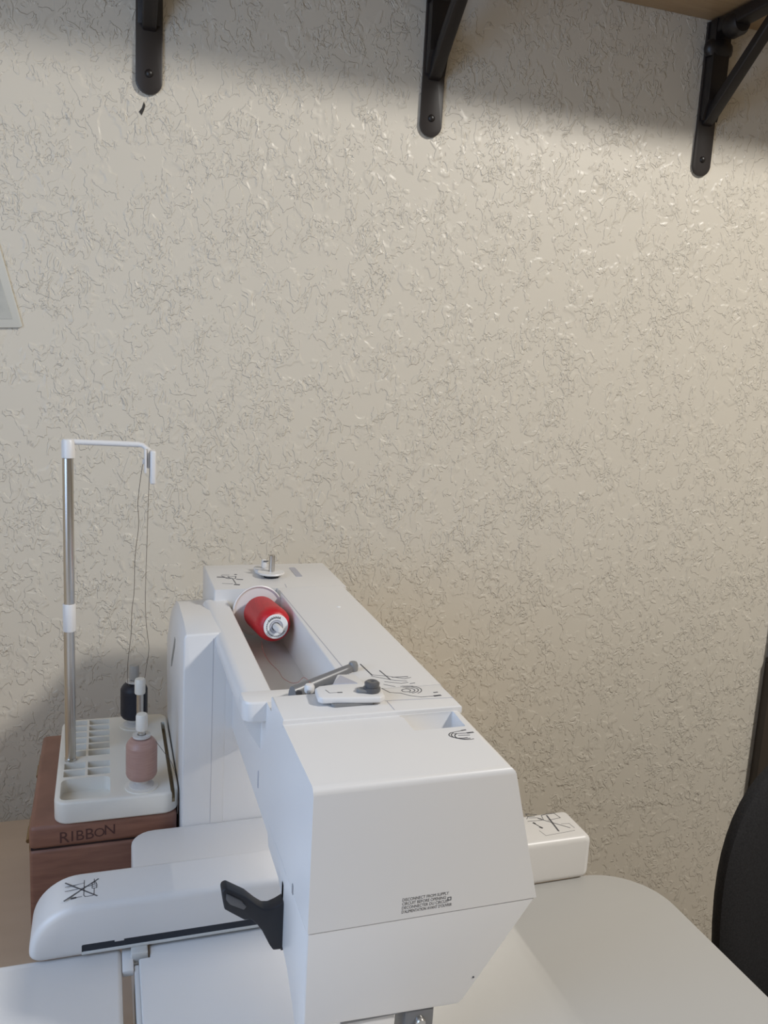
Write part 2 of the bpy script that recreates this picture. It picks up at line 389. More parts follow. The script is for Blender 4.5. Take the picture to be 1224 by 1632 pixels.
# ================================================================== THREAD STAND
ts = thing('thread_stand', 'white multi-spool thread stand with steel pole and compartment tray on the wooden box', 'thread stand', (0.0, 0.9, -0.4525))
TT = -0.430
def tray():
    body = prism(rrect(-0.0475, 0.0690, 0.797, 0.992, [0.012, 0.014, 0.014, 0.016]), 'Z', -0.4525, TT, 0.0028, 3)
    cuts = [prism(rrect(-0.0425, 0.0042, 0.8035, 0.8455, 0.007), 'Z', TT-0.014, TT+0.01)]
    for xa, xb in ((-0.0410, -0.0202), (-0.0178, 0.0042)):
        for k in range(2):
            cuts.append(prism(rrect(xa, xb, 0.8505+k*0.0165, 0.8640+k*0.0165, 0.001, 2), 'Z', TT-0.010, TT+0.01))
        for k in range(6):
            cuts.append(prism(rrect(xa, xb, 0.8945+k*0.0158, 0.9072+k*0.0158, 0.001, 2), 'Z', TT-0.010, TT+0.01))
    cuts.append(prism(rrect(0.0612, 0.0655, 0.800, 0.966, 0.0018, 3), 'Z', TT-0.012, TT+0.01))
    return boolean(body, join(*cuts))
tr = obj('tray', tray(), M['ivory'], ts, angle=30)
obj('groove_liner', box(0.0615, 0.0652, 0.8005, 0.9655, TT-0.0118, TT-0.0085), M['amber'], tr)
pole = obj('pole', xf(lathe([(0, 0), (0.0054, 0), (0.0054, 0.142), (0, 0.142)], 24), Matrix.Translation((-0.0352, 0.888, TT-0.0002))), M['steel'], ts)
obj('pole_upper', xf(lathe([(0, 0), (0.0053, 0), (0.0053, 0.178), (0, 0.178)], 24), Matrix.Translation((-0.0347, 0.888, -0.288))), M['steel'], ts)
obj('pole_collar', xf(lathe([(0, 0), (0.0060, 0), (0.0064, 0.001), (0.0064, 0.028), (0.0060, 0.029), (0, 0.029)], 24), Matrix.Translation((-0.0349, 0.888, -0.288))), M['white'], ts)
obj('pole_foot', xf(lathe([(0, 0), (0.0062, 0), (0.0062, 0.003), (0, 0.003)], 24), Matrix.Translation((-0.0352, 0.888, TT))), M['steel'], ts)
obj('corner_socket', join(xf(lathe([(0, 0), (0.0064, 0), (0.0064, 0.0165), (0.0050, 0.0185), (0, 0.0185)], 24), Matrix.Translation((-0.0342, 0.888, -0.1095)))), M['white'], ts)
obj('guide_arm', tube([(-0.0345, 0.888, -0.0935), (-0.01, 0.888, -0.0940), (0.0335, 0.888, -0.0950)], 0.0029, 12), M['white'], ts)
gd = obj('thread_guide', join(box(0.0432, 0.0490, 0.872, 0.894, -0.1335, -0.0995, 0.0018, 3), box(0.0378, 0.0400, 0.874, 0.890, -0.1225, -0.0985, 0.0008, 2), box(0.0405, 0.0430, 0.878, 0.892, -0.118, -0.0985, 0.0008, 2), tube([(0.030, 0.888, -0.0948), (0.0365, 0.887, -0.0955), (0.042, 0.885, -0.1000), (0.046, 0.884, -0.1030)], 0.0025, 10)), M['white'], ts)
obj('eyelet', xf(lathe([(0.0012, -0.0006), (0.0026, -0.0006), (0.0026, 0.0006), (0.0012, 0.0006), (0.0012, -0.0006)], 14), Matrix.Translation((0.0368, 0.880, -0.1115)) @ Matrix.Rotation(PI/2, 4, 'Y')), M['white'], gd)
def spool_pin(x, y, htop, capmat):
    p = obj('spool_pin', xf(lathe([(0, 0), (0.0036, 0), (0.0036, htop-0.012-TT), (0, htop-0.012-TT)], 16), Matrix.Translation((x, y, TT))), M['steel'], ts)
    obj('pin_cap', xf(lathe([(0, 0), (0.0054, 0), (0.0057, 0.001), (0.0057, 0.0145), (0.0050, 0.0165), (0, 0.0172)], 20), Matrix.Translation((x, y, htop-0.0172))), capmat, p)
    obj('pin_base', xf(lathe([(0, 0), (0.016, 0), (0.016, 0.0012), (0.012, 0.0020), (0, 0.0020)], 30), Matrix.Translation((x, y, TT))), M['ivory'], p)
spool_pin(0.0338, 0.816, -0.3525, M['ivory']); spool_pin(0.0355, 0.905, -0.3505, M['ivory']); spool_pin(0.0312, 0.963, -0.3560, M['capgrey'])

# ================================================================== UPRIGHT SPOOLS
def make_spool(x, y, thread, h, r, label):
    z0 = TT + 0.0020
    s = thing('thread_spool', label, 'spool', (x, y, z0), 'thread spools on the stand')
    core = [(0.0042, 0), (r*0.80, 0), (r*0.80, 0.0008), (r*0.46, 0.0035), (r*0.42, 0.007), (r*0.42, h-0.003), (r*0.58, h-0.0022), (r*0.58, h), (0.0042, h), (0.0042, 0)]
    obj('spool_core', xf(lathe(core, 36), Matrix.Translation((x, y, z0))), M['spoolgrey'], s)
    pr = [(r*0.44, 0.0085), (r*0.86, 0.0090), (r*0.97, 0.0115)]
    n = 26
    for i in range(n+1):
        pr.append((r*(1.0 + (0.010 if i % 2 else 0.0)), 0.013 + (h-0.0235)*i/n))
    pr += [(r*0.94, h-0.0085), (r*0.80, h-0.0055), (r*0.62, h-0.0035), (r*0.44, h-0.0032)]
    obj('thread_winding', xf(lathe(pr, 40), Matrix.Translation((x, y, z0))), thread, s)
    return s
sp_p = make_spool(0.0338, 0.816, M['pink'], 0.0535, 0.0150, 'dusty pink thread spool at the front of the stand')
sp_n = make_spool(0.0312, 0.963, M['navy'], 0.0535, 0.0150, 'dark navy thread spool at the back of the stand')
obj('thread_tail', tube(spline([(0.0470, 0.809, -0.3800), (0.0545, 0.806, -0.3905), (0.0605, 0.806, -0.3995), (0.0655, 0.803, -0.413), (0.0680, 0.7985, -0.4300), (0.0672, 0.7945, -0.452)]), 0.00028, 6), M['darkthread'], sp_p)
obj('thread_tail', tube(spline([(0.0368, 0.880, -0.1115), (0.0345, 0.884, -0.128), (0.0320, 0.888, -0.155), (0.0332, 0.897, -0.180), (0.0300, 0.905, -0.215), (0.0295, 0.915, -0.255), (0.0275, 0.925, -0.280), (0.0270, 0.935, -0.310), (0.0240, 0.945, -0.345), (0.0238, 0.952, -0.372), (0.0262, 0.954, -0.3785)]), 0.00030, 6), M['darkthread'], sp_n)
obj('thread_strand', tube(spline([(0.0432, 0.880, -0.118), (0.0422, 0.885, -0.150), (0.0412, 0.895, -0.21), (0.0408, 0.910, -0.265), (0.0430, 0.925, -0.300), (0.0462, 0.940, -0.330), (0.0440, 0.955, -0.360), (0.0420, 0.960, -0.383), (0.0440, 0.955, -0.405), (0.0448, 0.955, -0.415)]), 0.00028, 6), M['darkthread'], sp_n)

# ================================================================== SEWING MACHINE
sm = thing('sewing_machine', 'white sewing and embroidery machine seen end on, red spool in its top recess', 'sewing machine', (0.18, 0.70, DESK))
XL = 0.1180
def hood():
    bm = bmesh.new(); y0, y1 = 0.456, 0.5600; zt, zb = -0.2535, -0.35045
    v = [bm.verts.new(p) for p in ((XL, y0, zb), (0.2765, y0, zb), (0.2523, y0, zt), (XL, y0, zt), (XL, y1, zb), (0.2765, y1, zb), (0.2530, y1, zt), (XL, y1, zt))]
    for f in ((0, 1, 2, 3), (5, 4, 7, 6), (4, 0, 3, 7), (1, 5, 6, 2), (3, 2, 6, 7), (4, 5, 1, 0)): bm.faces.new([v[i] for i in f])
    finish(bm)
    bevel(bm, 0.0050, 4, lambda c, d: (abs(c.y-y0) < 1e-4 and c.z > zt-0.001) or (c.x > 0.2 and abs(d.y) > 0.9 and c.z > zt-0.001))
    bevel(bm, 0.0035, 3, lambda c, d: abs(c.y-y0) < 0.02 and abs(d.z) > 0.7 and abs(d.y) < 0.1)
    cut = prism([(0.5215, -0.24), (0.5215, -0.2720), (0.5400, -0.2725), (0.5480, -0.2560), (0.5484, -0.24)], 'X', 0.2035, 0.2462, 0.0015, 2)
    for vv in cut.verts:                          # the scoop narrows towards its floor on the left side
        if vv.co.z < -0.258 and vv.co.x < 0.22: vv.co.x += 0.006
        if vv.co.z < -0.258 and vv.co.x > 0.23: vv.co.x -= 0.002
    return boolean(bm, cut)
hd = obj('head_cover', hood(), M['white'], sm, angle=25)
def lower_head():
    zt = -0.35065
    front = prism([(XL, zt), (0.2758, zt), (0.2275, -0.4195), (0.2240, -0.4217), (0.1433, -0.4185), (0.1205, -0.4178), (XL, -0.4165)], 'Y', 0.4563, 0.4700, 0.002, 3)
    left = prism([(0.4590, zt), (0.5960, zt), (0.5860, -0.3695), (0.5455, -0.3706), (0.5310, -0.3800), (0.5250, -0.4095), (0.5070, -0.4140), (0.4790, -0.4330), (0.4590, -0.4330)], 'X', XL-0.0004, 0.134, 0.0015, 2)
    rear = box(XL+0.001, 0.2000, 0.470, 0.556, -0.368, zt, 0)
    return join(front, left, rear)
obj('lower_head_cover', lower_head(), M['white'], sm, angle=25)
def arm_housing():
    neck = prism([(XL, -0.2557), (0.2528, -0.2557), (0.2555, -0.361), (0.2522, -0.361), (0.2522, -0.335), (0.172, -0.335), (0.172, -0.361), (XL, -0.361)], 'Y', 0.5600, 0.5920)
    deck = box(XL-0.0003, 0.2538, 0.5485, 0.5920, -0.2557, -0.2500, 0.0014, 3, lambda c, d: c.z > -0.251)
    right = prism([(0.1790, -0.2500), (0.2545, -0.2500), (0.2570, -0.361), (0.2537, -0.361), (0.2537, -0.335), (0.1790, -0.335)], 'Y', 0.5920, 0.8895, 0.0014, 3, lambda c, d: c.z > -0.251 and abs(d.y) > 0.9)
    floor_ = prism([(0.592, -0.361), (0.592, -0.262), (0.620, -0.2625), (0.632, -0.2650), (0.648, -0.2720), (0.668, -0.2830), (0.690, -0.2910), (0.715, -0.2960), (0.745, -0.2975), (0.89, -0.2975), (0.89, -0.361)], 'X', XL, 0.1795)
    rimp = [(0.1290, -0.2985), (0.1262, -0.2645), (0.1245, -0.2622), (0.1080, -0.2620), (0.1040, -0.2632), (0.1012, -0.2660), (0.1000, -0.2700), (0.1002, -0.2760), (0.1020, -0.2820), (0.1070, -0.2930), (0.1185, -0.3120), (0.1290, -0.3120)]
    rim = prism(rimp, 'Y', 0.632, 0.8985)
    # the tray lip curls round the near left corner
    lip = prism(arc(0.1085, 0.6190, 0.0085, 180, 270, 6) + [(0.150, 0.6105), (0.150, 0.634), (0.1000, 0.634)], 'Z', -0.2790, -0.2618, 0.0022, 3)
    return join(neck, deck, right, floor_, rim, lip)
ah = obj('arm_housing', arm_housing(), M['white'], sm, angle=30)
obj('rear_top_cover', box(0.1110, 0.2585, 0.8900, 1.0000, -0.44, -0.2500, 0.0022, 3, lambda c, d: not (abs(d.x) > 0.9 and c.y < 0.9)), M['white'], sm)
obj('pillar', join(box(0.1000, 0.2550, 0.7848, 0.9985, DESK, -0.3000), box(0.1000, 0.1185, 0.7848, 0.8900, -0.3000, -0.2700)), M['white'], sm)
def rear_cover():
    bm = bmesh.new(); secs = []
    for y, zc, zt, xt in ((0.7845, -0.268, -0.2635, 0.0735), (0.86, -0.279, -0.2645, 0.0745), (0.93, -0.305, -0.274, 0.0770), (1.0, -0.338, -0.293, 0.0800)):
        pts = [(0.0703, DESK), (0.0703, zc), (0.0703+(xt-0.0703)*0.45, zc+(zt-zc)*0.72), (xt, zt), (0.1120, zt+0.001), (0.1120, DESK)]
        secs.append([bm.verts.new((x, y, z)) for x, z in pts])
    for a, b in zip(secs[:-1], secs[1:]):
        for k in range(6): bm.faces.new((a[k], a[(k+1) % 6], b[(k+1) % 6], b[k]))
    bm.faces.new(secs[0]); bm.faces.new(secs[-1][::-1]); finish(bm)
    bevel(bm, 0.0022, 3, lambda c, d: c.y < 0.79)
    return bm
obj('rear_cover', rear_cover(), M['white'], sm, angle=35)
obj('cover_seam', box(0.0981, 0.0984, 0.7843, 0.7860, BED, -0.268), M['bin'], sm)
obj('hand_grip_slit', prism([(0.880, -0.300), (0.888, -0.300), (0.932, -0.342), (0.934, -0.350), (0.922, -0.345), (0.884, -0.310)], 'X', 0.0701, 0.0715), M['grey'], sm)
obj('handwheel_edge', box(0.2580, 0.2622, 0.895, 0.985, -0.335, -0.2575, 0.0015, 2), M['black'], sm)
obj('bed', prism(rrect(0.0225, 0.2550, 0.640, 0.7842, [0.002, 0.022, 0.002, 0.002]), 'Z', DESK, BED, 0.0015, 3), M['white'], sm)
obj('bed_front', prism([(0.2000, 0.17), (0.2000, 0.6395), (0.0320, 0.6395), (0.0320, 0.6030), (0.0235, 0.6030)] + arc(0.0435, 0.19, 0.02, 180, 270, 6), 'Z', BED-0.012, BED, 0.0015, 3, lambda c, d: c.x < 0.19), M['white'], sm)
obj('free_arm', box(0.090, 0.195, 0.28, 0.645, DESK+0.02, BED-0.0118, 0.004, 3), M['white'], sm)
# working light under the arm
obj('light_strip', box(0.2355, 0.2369, 0.5950, 0.6800, -0.3362, -0.3350), M['led'], sm)
ll = bpy.data.lights.new('sewing_light', 'AREA'); ll.shape = 'RECTANGLE'; ll.size = 0.0008; ll.size_y = 0.085; ll.energy = 0.15; ll.color = (1, 0.95, 0.88)
lo = bpy.data.objects.new('sewing_light', ll); col.objects.link(lo); lo.location = (0.2362, 0.6375, -0.3366+ZO)
# presser foot lifter
lv = [(0.0745, -0.3600), (0.0755, -0.3580), (0.0780, -0.3573), (0.0880, -0.3640), (0.0910, -0.3660), (0.0985, -0.3735), (0.1035, -0.3775), (0.1080, -0.3782), (0.1130, -0.3765), (0.1185, -0.3735), (0.1195, -0.4110), (0.1112, -0.4105), (0.1085, -0.4060), (0.1030, -0.3940), (0.0990, -0.3880), (0.0950, -0.3838), (0.0905, -0.3835), (0.0765, -0.3730)]
lever = obj('lifter_lever', prism(lv, 'Y', 0.5235, 0.5345, 0.0016, 3), M['black'], sm)
obj('lever_grip', prism([(0.0775, -0.3605), (0.0875, -0.3672), (0.0915, -0.3725), (0.0895, -0.3745), (0.0800, -0.3690), (0.0772, -0.3650)], 'Y', 0.5220, 0.5240, 0.0008, 2), M['knob'], lever)
obj('lever_slot', prism(rrect(0.5265, 0.5320, -0.4150, -0.3620, 0.0025, 4), 'X', XL-0.0004, XL+0.001), M['slot'], sm)
for (yy, zz) in ((0.792, -0.318), (0.648, -0.287), (0.637, -0.340), (0.500, -0.3520)):
    obj('cover_notch', prism(rrect(yy-0.0018, yy+0.0018, zz-0.0075, zz+0.0075, 0.0016, 4), 'X', XL-0.0003, XL+0.001), M['inklight'] if yy < 0.51 else M['bin'], sm)
# needle end that shows under the head
obj('needle_threader_cover', box(0.1455, 0.1805, 0.4590, 0.4690, -0.4420, -0.4205, 0.001, 2), M['white'], sm)
obj('threader_frame', box(0.1430, 0.1825, 0.4575, 0.4700, -0.4212, -0.4165, 0.0004, 1), M['grey'], sm)
obj('needle_clamp', box(0.1870, 0.2080, 0.4575, 0.4780, -0.4480, -0.4190, 0.002, 2), M['clip'], sm)
obj('clamp_screw', xf(lathe([(0, 0.004), (0.003, 0.004), (0.0036, 0.003), (0.0036, 0), (0, 0)], 14), Matrix.Translation((0.1975, 0.4575, -0.4290)) @ Matrix.Rotation(PI/2, 4, 'X')), M['steel'], sm)
# recess fittings: spool pin, disc behind the spool
ax0 = Vector((0.1540, 0.8700, -0.2675)); ax1 = Vector((0.1606, 0.7740, -0.2602)); axd = (ax1-ax0).normalized()
AM = Matrix.Translation(ax0) @ axd.to_track_quat('Z', 'Y').to_matrix().to_4x4()
obj('spool_disc', xf(lathe([(0, 0), (0.0262, 0), (0.0272, 0.0010), (0.0272, 0.0030), (0.0262, 0.0036), (0.0250, 0.0030), (0.0245, 0.0022), (0.0115, 0.0022), (0.0100, 0.0040), (0, 0.0040)], 56), AM @ Matrix.Translation((0, 0, 0.004))), M['white'], sm)
obj('spool_pin', xf(lathe([(0, -0.012), (0.0035, -0.012), (0.0035, 0.085), (0.0031, 0.0955), (0.0022, 0.0972), (0, 0.0975)], 20), AM), M['white'], sm)
obj('pin_mount', xf(lathe([(0, -0.02), (0.007, -0.02), (0.007, 0.004), (0, 0.004)], 20), AM), M['white'], sm)
# grey retaining blade across the near end of the recess
def blade():
    bm = bmesh.new(); n = 14; secs = []
    for i in range(n+1):
        t = i/n; p = Vector((0.1372, 0.6080, -0.2590)).lerp(Vector((0.1925, 0.6330, -0.2475)), t)
        hh = 0.0092*(1-t) + 0.0042*t; dd = 0.0050*(1-t)+0.0034*t
        if i == n: hh *= 0.55; dd *= 0.55
        secs.append([bm.verts.new(p + Vector((0.42*dd*math.cos(a)*-1, dd*math.cos(a), hh*math.sin(a)))) for a in [2*PI*k/14 for k in range(14)]])
    for a, b in zip(secs[:-1], secs[1:]):
        for k in range(14): bm.faces.new((a[k], a[(k+1) % 14], b[(k+1) % 14], b[k]))
    bm.faces.new(secs[0][::-1]); bm.faces.new(secs[-1]); finish(bm); return bm
bl = obj('retaining_blade', blade(), M['clip'], sm, angle=60); bl['label'] = 'grey blade across the near end of the spool recess'
obj('blade_tip', xf(lathe([(0, -0.0052), (0.003, -0.0045), (0.0042, -0.002), (0.0042, 0.002), (0.003, 0.0045), (0, 0.0052)], 16), Matrix.Translation((0.1928, 0.6332, -0.2472))), M['grey'], bl)
eg = obj('thread_eyelet', xf(lathe([(0, 0), (0.0034, 0), (0.0040, 0.0015), (0.0040, 0.0045), (0.0030, 0.0062), (0, 0.0066)], 18), Matrix.Translation((0.1482, 0.5985, -0.2515))), M['white'], sm)
obj('eyelet_clip', box(0.1452, 0.1478, 0.5920, 0.5945, -0.2503, -0.2485, 0.0003, 1), M['grey'], eg)
# raised white pre-tension plate
pp = obj('tension_plate', prism([(0.1500, 0.5655), (0.1930, 0.5595), (0.1970, 0.5620), (0.2000, 0.5840), (0.1980, 0.5870), (0.1890, 0.5890), (0.1870, 0.6080), (0.1730, 0.6100), (0.1640, 0.5905), (0.1530, 0.5890), (0.1490, 0.5850), (0.1475, 0.5685)], 'Z', -0.2478, -0.2430, 0.0014, 3), M['white'], sm)
obj('plate_ramp', prism([(0.1640, 0.5895), (0.1835, 0.5880), (0.1745, 0.6065)], 'Z', -0.2434, -0.2424, 0.0003, 1), M['bin'], pp)
obj('plate_foot', prism(rrect(0.1570, 0.1900, 0.5625, 0.5840, 0.003), 'Z', -0.2502, -0.2476), M['grey'], pp)
kb = obj('tension_knob', join(xf(lathe([(0, 0), (0.0060, 0), (0.0066, 0.001), (0.0066, 0.0030), (0.0052, 0.0038), (0.0056, 0.0046), (0.0058, 0.0068), (0.0042, 0.0080), (0.0015, 0.0078), (0, 0.0066)], 24), Matrix.Translation((0.1895, 0.5715, -0.2430)))), M['knob'], pp)
obj('knob_lever', prism([(0.1900, 0.5775), (0.1790, 0.5750), (0.1772, 0.5720), (0.1790, 0.5690), (0.1900, 0.5655)], 'Z', -0.2428, -0.2404, 0.0010, 2), M['grey'], kb)
obj('plate_print', ribbon([[(0.1560, 0.5800), (0.1575, 0.5740), (0.1640, 0.5735)], ([(0.1640, 0.5735), (0.1668, 0.5733)], 0.0016)], 0.0005, lambda u, v, l: (u, v, -0.2430+l)), M['ink'], pp, smooth=False)
# bobbin winder at the far end
bw = obj('bobbin_winder', join(xf(lathe([(0, 0), (0.0085, 0), (0.0088, 0.001), (0.0085, 0.0035), (0, 0.0036)], 24), Matrix.Translation((0.1815, 0.9370, -0.2502)))), M['black'], sm)
obj('winder_disc', xf(lathe([(0, 0), (0.0150, 0), (0.0158, 0.0010), (0.0150, 0.0022), (0, 0.0024)], 32), Matrix.Translation((0.1815, 0.9390, -0.2462))), M['white'], bw)
obj('winder_pin', xf(lathe([(0, 0), (0.0035, 0), (0.0035, 0.0190), (0.0028, 0.0198), (0, 0.0198)], 18), Matrix.Translation((0.1822, 0.9390, -0.2440))), M['steel'], bw)
wl = obj('winder_lever', join(prism(rrect(0.1660, 0.1800, 0.950, 0.972, 0.006), 'Z', -0.2502, -0.2450, 0.0012, 2), box(0.1740, 0.1800, 0.9555, 0.9640, -0.2450, -0.2345, 0.002, 2)), M['white'], bw)
obj('thread_cutter', box(0.1752, 0.1812, 0.9545, 0.9555, -0.2362, -0.2350), M['knob'], wl)
obj('winder_recess', prism(rrect(0.2105, 0.2180, 0.935, 0.978, 0.002), 'Z', -0.2505, -0.2497), M['bin'], sm)
obj('status_lamp', xf(lathe([(0, 0.0006), (0.0018, 0.0005), (0.0024, 0), (0, -0.001)], 16), Matrix.Translation((0.2284, 0.811, -0.25))), M['label'], sm)
# fine joints on the top
def top(u, v, l): return (u, v, -0.2500+l)
def hoodtop(u, v, l): return (u, v, -0.2535+l)
obj('cover_joint', ribbon([[(0.1995, 0.5680), (0.2530, 0.5645)], ([(0.2005, 0.5670), (0.2010, 0.5510)], 0.0006), [(0.1800, 0.8800), (0.1870, 0.6240)], [(0.1900, 0.8905), (0.1910, 0.905)]], 0.0008, top), M['bin'], sm, smooth=False)
# printed threading diagrams
def circ(cx, cy, rx, ry, a0=0, a1=360, n=16): return arc(cx, cy, rx, a0, a1, n, ry)
obj('threading_diagram', ribbon([
    ([(0.2030, 0.6460), (0.2052, 0.6200)], 0.0012), ([(0.2145, 0.6290), (0.2170, 0.6080)], 0.0010),
    [(0.2040, 0.6180), (0.2110, 0.6130), (0.2200, 0.6060), (0.2290, 0.6030)], [(0.2050, 0.6210), (0.2170, 0.6160), (0.2290, 0.6080), (0.2350, 0.6100)],
    ([(0.2200, 0.6130), (0.2330, 0.6120)], 0.0011), [(0.2110, 0.6050), (0.2230, 0.5990), (0.2290, 0.6000)],
    circ(0.2240, 0.5850, 0.0105, 0.0085, 110, -60), circ(0.2235, 0.5850, 0.0085, 0.0065, 100, -80), circ(0.2230, 0.5845, 0.0060, 0.0045, 90, -90), circ(0.2220, 0.5845, 0.0035, 0.0030, 0, 360),
    [(0.2045, 0.5920), (0.2080, 0.5830), (0.2160, 0.5800), (0.2215, 0.5740), (0.2290, 0.5700), (0.2430, 0.5700)], ([(0.2400, 0.5700), (0.2450, 0.5705)], 0.0022),
    ([(0.2420, 0.5765), (0.2450, 0.5768)], 0.0014), [(0.2085, 0.5995), (0.2160, 0.5935)], ([(0.2300, 0.5975), (0.2340, 0.5980)], 0.0008)], 0.00065, top), M['ink'], sm, smooth=False)
obj('take_up_diagram', ribbon([
    circ(0.2360, 0.5090, 0.0085, 0.0055, 130, 290), circ(0.2375, 0.5080, 0.0085, 0.0060, 130, 290), circ(0.2395, 0.5065, 0.0085, 0.0060, 130, 290),
    [(0.2300, 0.5130), (0.2400, 0.5150)], ([(0.2395, 0.5150), (0.2425, 0.5155)], 0.0014), [(0.2320, 0.5110), (0.2440, 0.5105)], ([(0.2420, 0.5105), (0.2462, 0.5108)], 0.0017), [(0.2340, 0.5080), (0.2420, 0.5070)]], 0.0007, hoodtop), M['ink'], sm, smooth=False)
obj('winding_diagram', ribbon([
    ([(0.1215, 0.9430), (0.1285, 0.9410)], 0.0035), [(0.1270, 0.9520), (0.1350, 0.9500)], ([(0.1300, 0.9370), (0.1335, 0.9350)], 0.0020), [(0.1330, 0.9440), (0.1420, 0.9440), (0.1400, 0.9340), (0.1350, 0.9350), (0.1330, 0.9440)],
    ([(0.1425, 0.9520), (0.1435, 0.9525)], 0.0030), ([(0.1415, 0.9310), (0.1470, 0.9290)], 0.0030), [(0.1370, 0.9340), (0.1375, 0.9130)], ([(0.1362, 0.9090), (0.1400, 0.9075)], 0.0040), [(0.1230, 0.9150), (0.1340, 0.9120)], [(0.1260, 0.9480), (0.1300, 0.9400), (0.1370, 0.9370)]], 0.0011, top), M['ink'], sm, smooth=False)
# warning text on the end of the head
WT = ['DISCONNECT FROM SUPPLY', 'CIRCUIT BEFORE OPENING', 'DECONNECTER DU CIRCUIT', "D'ALIMENTATION AVANT D'OUVRIR"]
for i, s in enumerate(WT):
    m = Matrix.Translation((0.1793, 0.4560, -0.3378 - i*0.00285)) @ Matrix.Rotation(PI/2, 4, 'X') @ Matrix.Diagonal((0.83 if i < 3 else 0.70, 1, 1, 1))
    obj('warning_line', text_bm(s, 0.0030, m, 0.0001), M['ink'], sm, smooth=False)
obj('insulation_mark', ribbon([[(0.2110, -0.3420), (0.2132, -0.3420), (0.2132, -0.3400), (0.2110, -0.3400), (0.2110, -0.3420)]], 0.0005, lambda u, v, l: (u, 0.456-l, v)), M['ink'], sm, smooth=False)
obj('pin_hole', xf(lathe([(0, 0.0003), (0.0007, 0.0003), (0.0007, -0.0004), (0, -0.0004)], 10), Matrix.Translation((0.2340, 0.4562, -0.4030)) @ Matrix.Rotation(PI/2, 4, 'X')), M['ink'], sm)

# red spool lying in the recess
rs = thing('thread_spool', 'red thread spool lying in the top recess of the sewing machine', 'spool', (0.157, 0.82, -0.282), )
def lay(bm): return xf(bm, AM)
n = 30; R0 = 0.0176
pr = [(0.0045, 0.012), (R0*0.90, 0.0125), (R0, 0.016)] + [(R0*(1.0+(0.008 if i % 2 else 0)), 0.017+0.050*i/n) for i in range(n+1)] + [(R0*0.96, 0.0715), (R0*0.84, 0.0760), (R0*0.66, 0.0785), (0.0045, 0.0790)]
obj('thread_winding', lay(lathe(pr, 48)), M['red'], rs)
cp = obj('end_cap', lay(lathe([(0.0042, 0.0785), (0.0122, 0.0785), (0.0124, 0.0795), (0.0118, 0.0805), (0.0070, 0.0808), (0.0065, 0.0798), (0.0042, 0.0798), (0.0042, 0.0785)], 40)), M['label'], rs)
def capmap(u, v, l):
    return AM @ Vector((u, v, 0.08085+l))
cu = AM.to_3x3().inverted() @ Vector((1, 0, 0)); cv = AM.to_3x3().inverted() @ Vector((0, 0, 1))
def ca(a, r): 
    w_ = cu*math.cos(math.radians(a))*r + cv*math.sin(math.radians(a))*r; return (w_.x, w_.y)
obj('cap_print', ribbon([([ca(a, 0.0086), ca(a+6, 0.0103), ca(a+9, 0.0086)], 0.0006) for a in range(62, 140, 12)] + [([ca(a, 0.0095), ca(a+4, 0.0095)], 0.0008) for a in range(150, 330, 11)], 0.0006, capmap), M['ink'], cp, smooth=False)
obj('inner_ring', lay(lathe([(0.0046, 0.0799), (0.0064, 0.0799), (0.0066, 0.0804), (0.0046, 0.0804), (0.0046, 0.0799)], 28)), M['bin'], cp)
obj('thread_tail', tube(spline([(0.1475, 0.800, -0.2790), (0.1472, 0.790, -0.2850), (0.1492, 0.765, -0.2880), (0.1530, 0.740, -0.2880), (0.1520, 0.715, -0.2850), (0.1540, 0.690, -0.2800), (0.1545, 0.665, -0.2700), (0.1535, 0.640, -0.2560), (0.1505, 0.605, -0.2470)]), 0.00022, 6), M['redtail'], rs)

# ================================================================== EXTENSION TABLE AND EMBROIDERY MODULE
et = thing('extension_table', 'pale round-cornered extension table at the right of the machine head', 'table', (0.34, 0.40, DESK))
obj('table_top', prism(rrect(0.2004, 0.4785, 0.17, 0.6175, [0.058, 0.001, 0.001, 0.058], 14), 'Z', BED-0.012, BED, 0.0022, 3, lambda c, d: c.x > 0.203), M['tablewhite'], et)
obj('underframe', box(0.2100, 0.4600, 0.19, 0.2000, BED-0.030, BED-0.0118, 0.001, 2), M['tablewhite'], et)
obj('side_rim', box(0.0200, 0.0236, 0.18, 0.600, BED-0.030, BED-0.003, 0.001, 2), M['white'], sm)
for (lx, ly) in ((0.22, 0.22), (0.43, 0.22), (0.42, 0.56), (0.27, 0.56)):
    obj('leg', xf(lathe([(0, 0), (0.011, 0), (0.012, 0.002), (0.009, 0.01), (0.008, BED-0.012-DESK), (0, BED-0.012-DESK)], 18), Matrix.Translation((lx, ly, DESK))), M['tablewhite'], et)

em = thing('embroidery_module', 'white embroidery module with a long rounded arm across the machine bed', 'embroidery module', (-0.1, 0.45, DESK))
obj('module_base', prism(rrect(-0.36, 0.0110, 0.16, 0.6200, [0.004, 0.03, 0.03, 0.02]), 'Z', DESK, BED, 0.010, 5, lambda c, d: c.z > BED-0.001), M['white'], em)
def arm_shell():
    X0, X1, Z0, Z1 = -0.0555, 0.4243, -0.4592, -0.4165
    poly = (arc(X1-0.007, Z1-0.007, 0.007, 0, 90, 5) + arc(X0+0.036, Z1-0.034, 0.036, 90, 180, 12, 0.034) + arc(X0+0.010, Z0+0.007, 0.010, 180, 270, 6, 0.007) + arc(X1-0.007, Z0+0.007, 0.007, 270, 360, 5))
    b = prism(poly, 'Y', 0.613, 0.660, 0.0055, 5, None, 50); bmesh.ops.remove_doubles(b, verts=b.verts, dist=2e-5)
    return boolean(b, prism(rrect(-0.0180, 0.3560, -0.473, -0.4486, 0.0012, 3), 'Y', 0.601, 0.6323))
obj('module_arm', arm_shell(), M['white'], em, angle=28)
obj('carriage_slot', box(-0.0182, 0.3562, 0.6136, 0.6330, -0.4552, -0.4480), M['slot'], em)
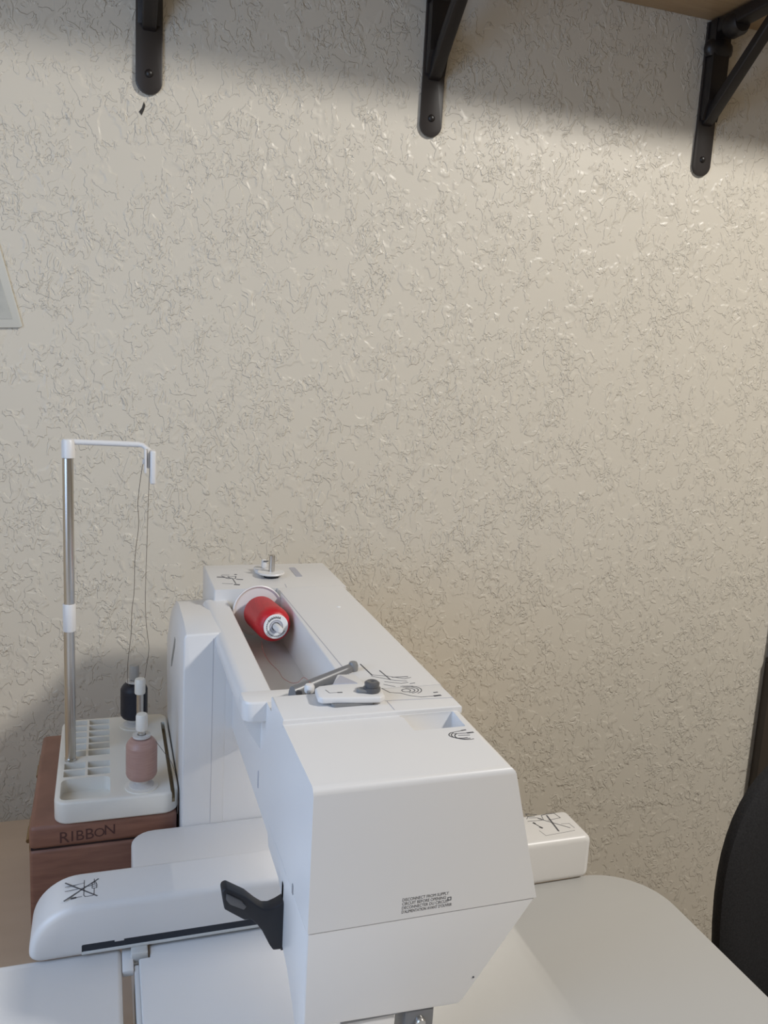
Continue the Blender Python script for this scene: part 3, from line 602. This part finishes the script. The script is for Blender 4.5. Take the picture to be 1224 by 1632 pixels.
obj('guide_rail', box(-0.0182, 0.3560, 0.6130, 0.6330, -0.4574, -0.4548, 0.0006, 2), M['clear'], em)
obj('slot_stop', box(0.0060, 0.0130, 0.6130, 0.6180, -0.4502, -0.4484, 0.0003, 1), M['white'], em)
ac = obj('arm_bracket', join(box(0.0180, 0.0305, 0.6050, 0.6165, -0.4660, -0.4573, 0.001, 2), box(0.0180, 0.0232, 0.6040, 0.6100, -0.4720, -0.4650, 0.0008, 2)), M['clear'], em)
obj('release_tab', box(0.0112, 0.0196, 0.5925, 0.640, -0.4665, -0.4612, 0.0012, 2), M['white'], em)
def armtop(u, v, l): return (u, v, -0.4165+l)
obj('do_not_push_diagram', ribbon([
    ([(-0.0305, 0.6465), (-0.0068, 0.6245)], 0.0012), ([(-0.0305, 0.6235), (-0.0060, 0.6465)], 0.0012),
    [(-0.0165, 0.6470), (-0.0165, 0.6275), (-0.0155, 0.6255), (-0.0100, 0.6255), (-0.0090, 0.6270), (-0.0090, 0.6345)], [(-0.0090, 0.6410), (-0.0090, 0.6470)],
    [(-0.0105, 0.6350), (-0.0105, 0.6425), (-0.0080, 0.6430), (-0.0070, 0.6390), (-0.0072, 0.6350), (-0.0105, 0.6350)], [(-0.0105, 0.6375), (-0.0072, 0.6375)], [(-0.0105, 0.6400), (-0.0072, 0.6400)],
    [(-0.0165, 0.6385), (-0.0120, 0.6385), (-0.0110, 0.6395)], ([(-0.0305, 0.6410), (-0.0240, 0.6420), (-0.0165, 0.6435)], 0.0004), ([(-0.0305, 0.6355), (-0.0165, 0.6370)], 0.0004),
    [(-0.0250, 0.6255), (-0.0180, 0.6262)], ([(-0.0255, 0.6253), (-0.0225, 0.6258)], 0.0018)], 0.0006, armtop), M['ink'], em, smooth=False)
obj('do_not_push_diagram', ribbon([
    ([(0.3880, 0.6505), (0.4100, 0.6290)], 0.0008), ([(0.3990, 0.6535), (0.3965, 0.6265)], 0.0016),
    [(0.3800, 0.6610), (0.3850, 0.6590), (0.3900, 0.6570)], [(0.3770, 0.6520), (0.3805, 0.6560), (0.3795, 0.6590), (0.3830, 0.6605)], [(0.3805, 0.6560), (0.3870, 0.6550)], [(0.3800, 0.6535), (0.3880, 0.6520), (0.3910, 0.6490)],
    [(0.3760, 0.6480), (0.3880, 0.6470), (0.3920, 0.6470), (0.3940, 0.6550), (0.4000, 0.6560), (0.4080, 0.6560), (0.4100, 0.6470), (0.3960, 0.6455)],
    ([(0.3800, 0.6445), (0.3835, 0.6350)], 0.0009), ([(0.3826, 0.6365), (0.3838, 0.6345)], 0.0020), ([(0.3800, 0.6445), (0.3808, 0.6428)], 0.0018),
    ([(0.3790, 0.6310), (0.3810, 0.6220), (0.4120, 0.6240)], 0.0003), ([(0.4050, 0.6370), (0.4130, 0.6360), (0.4140, 0.6280)], 0.0003)], 0.00055, armtop), M['ink'], em, smooth=False)
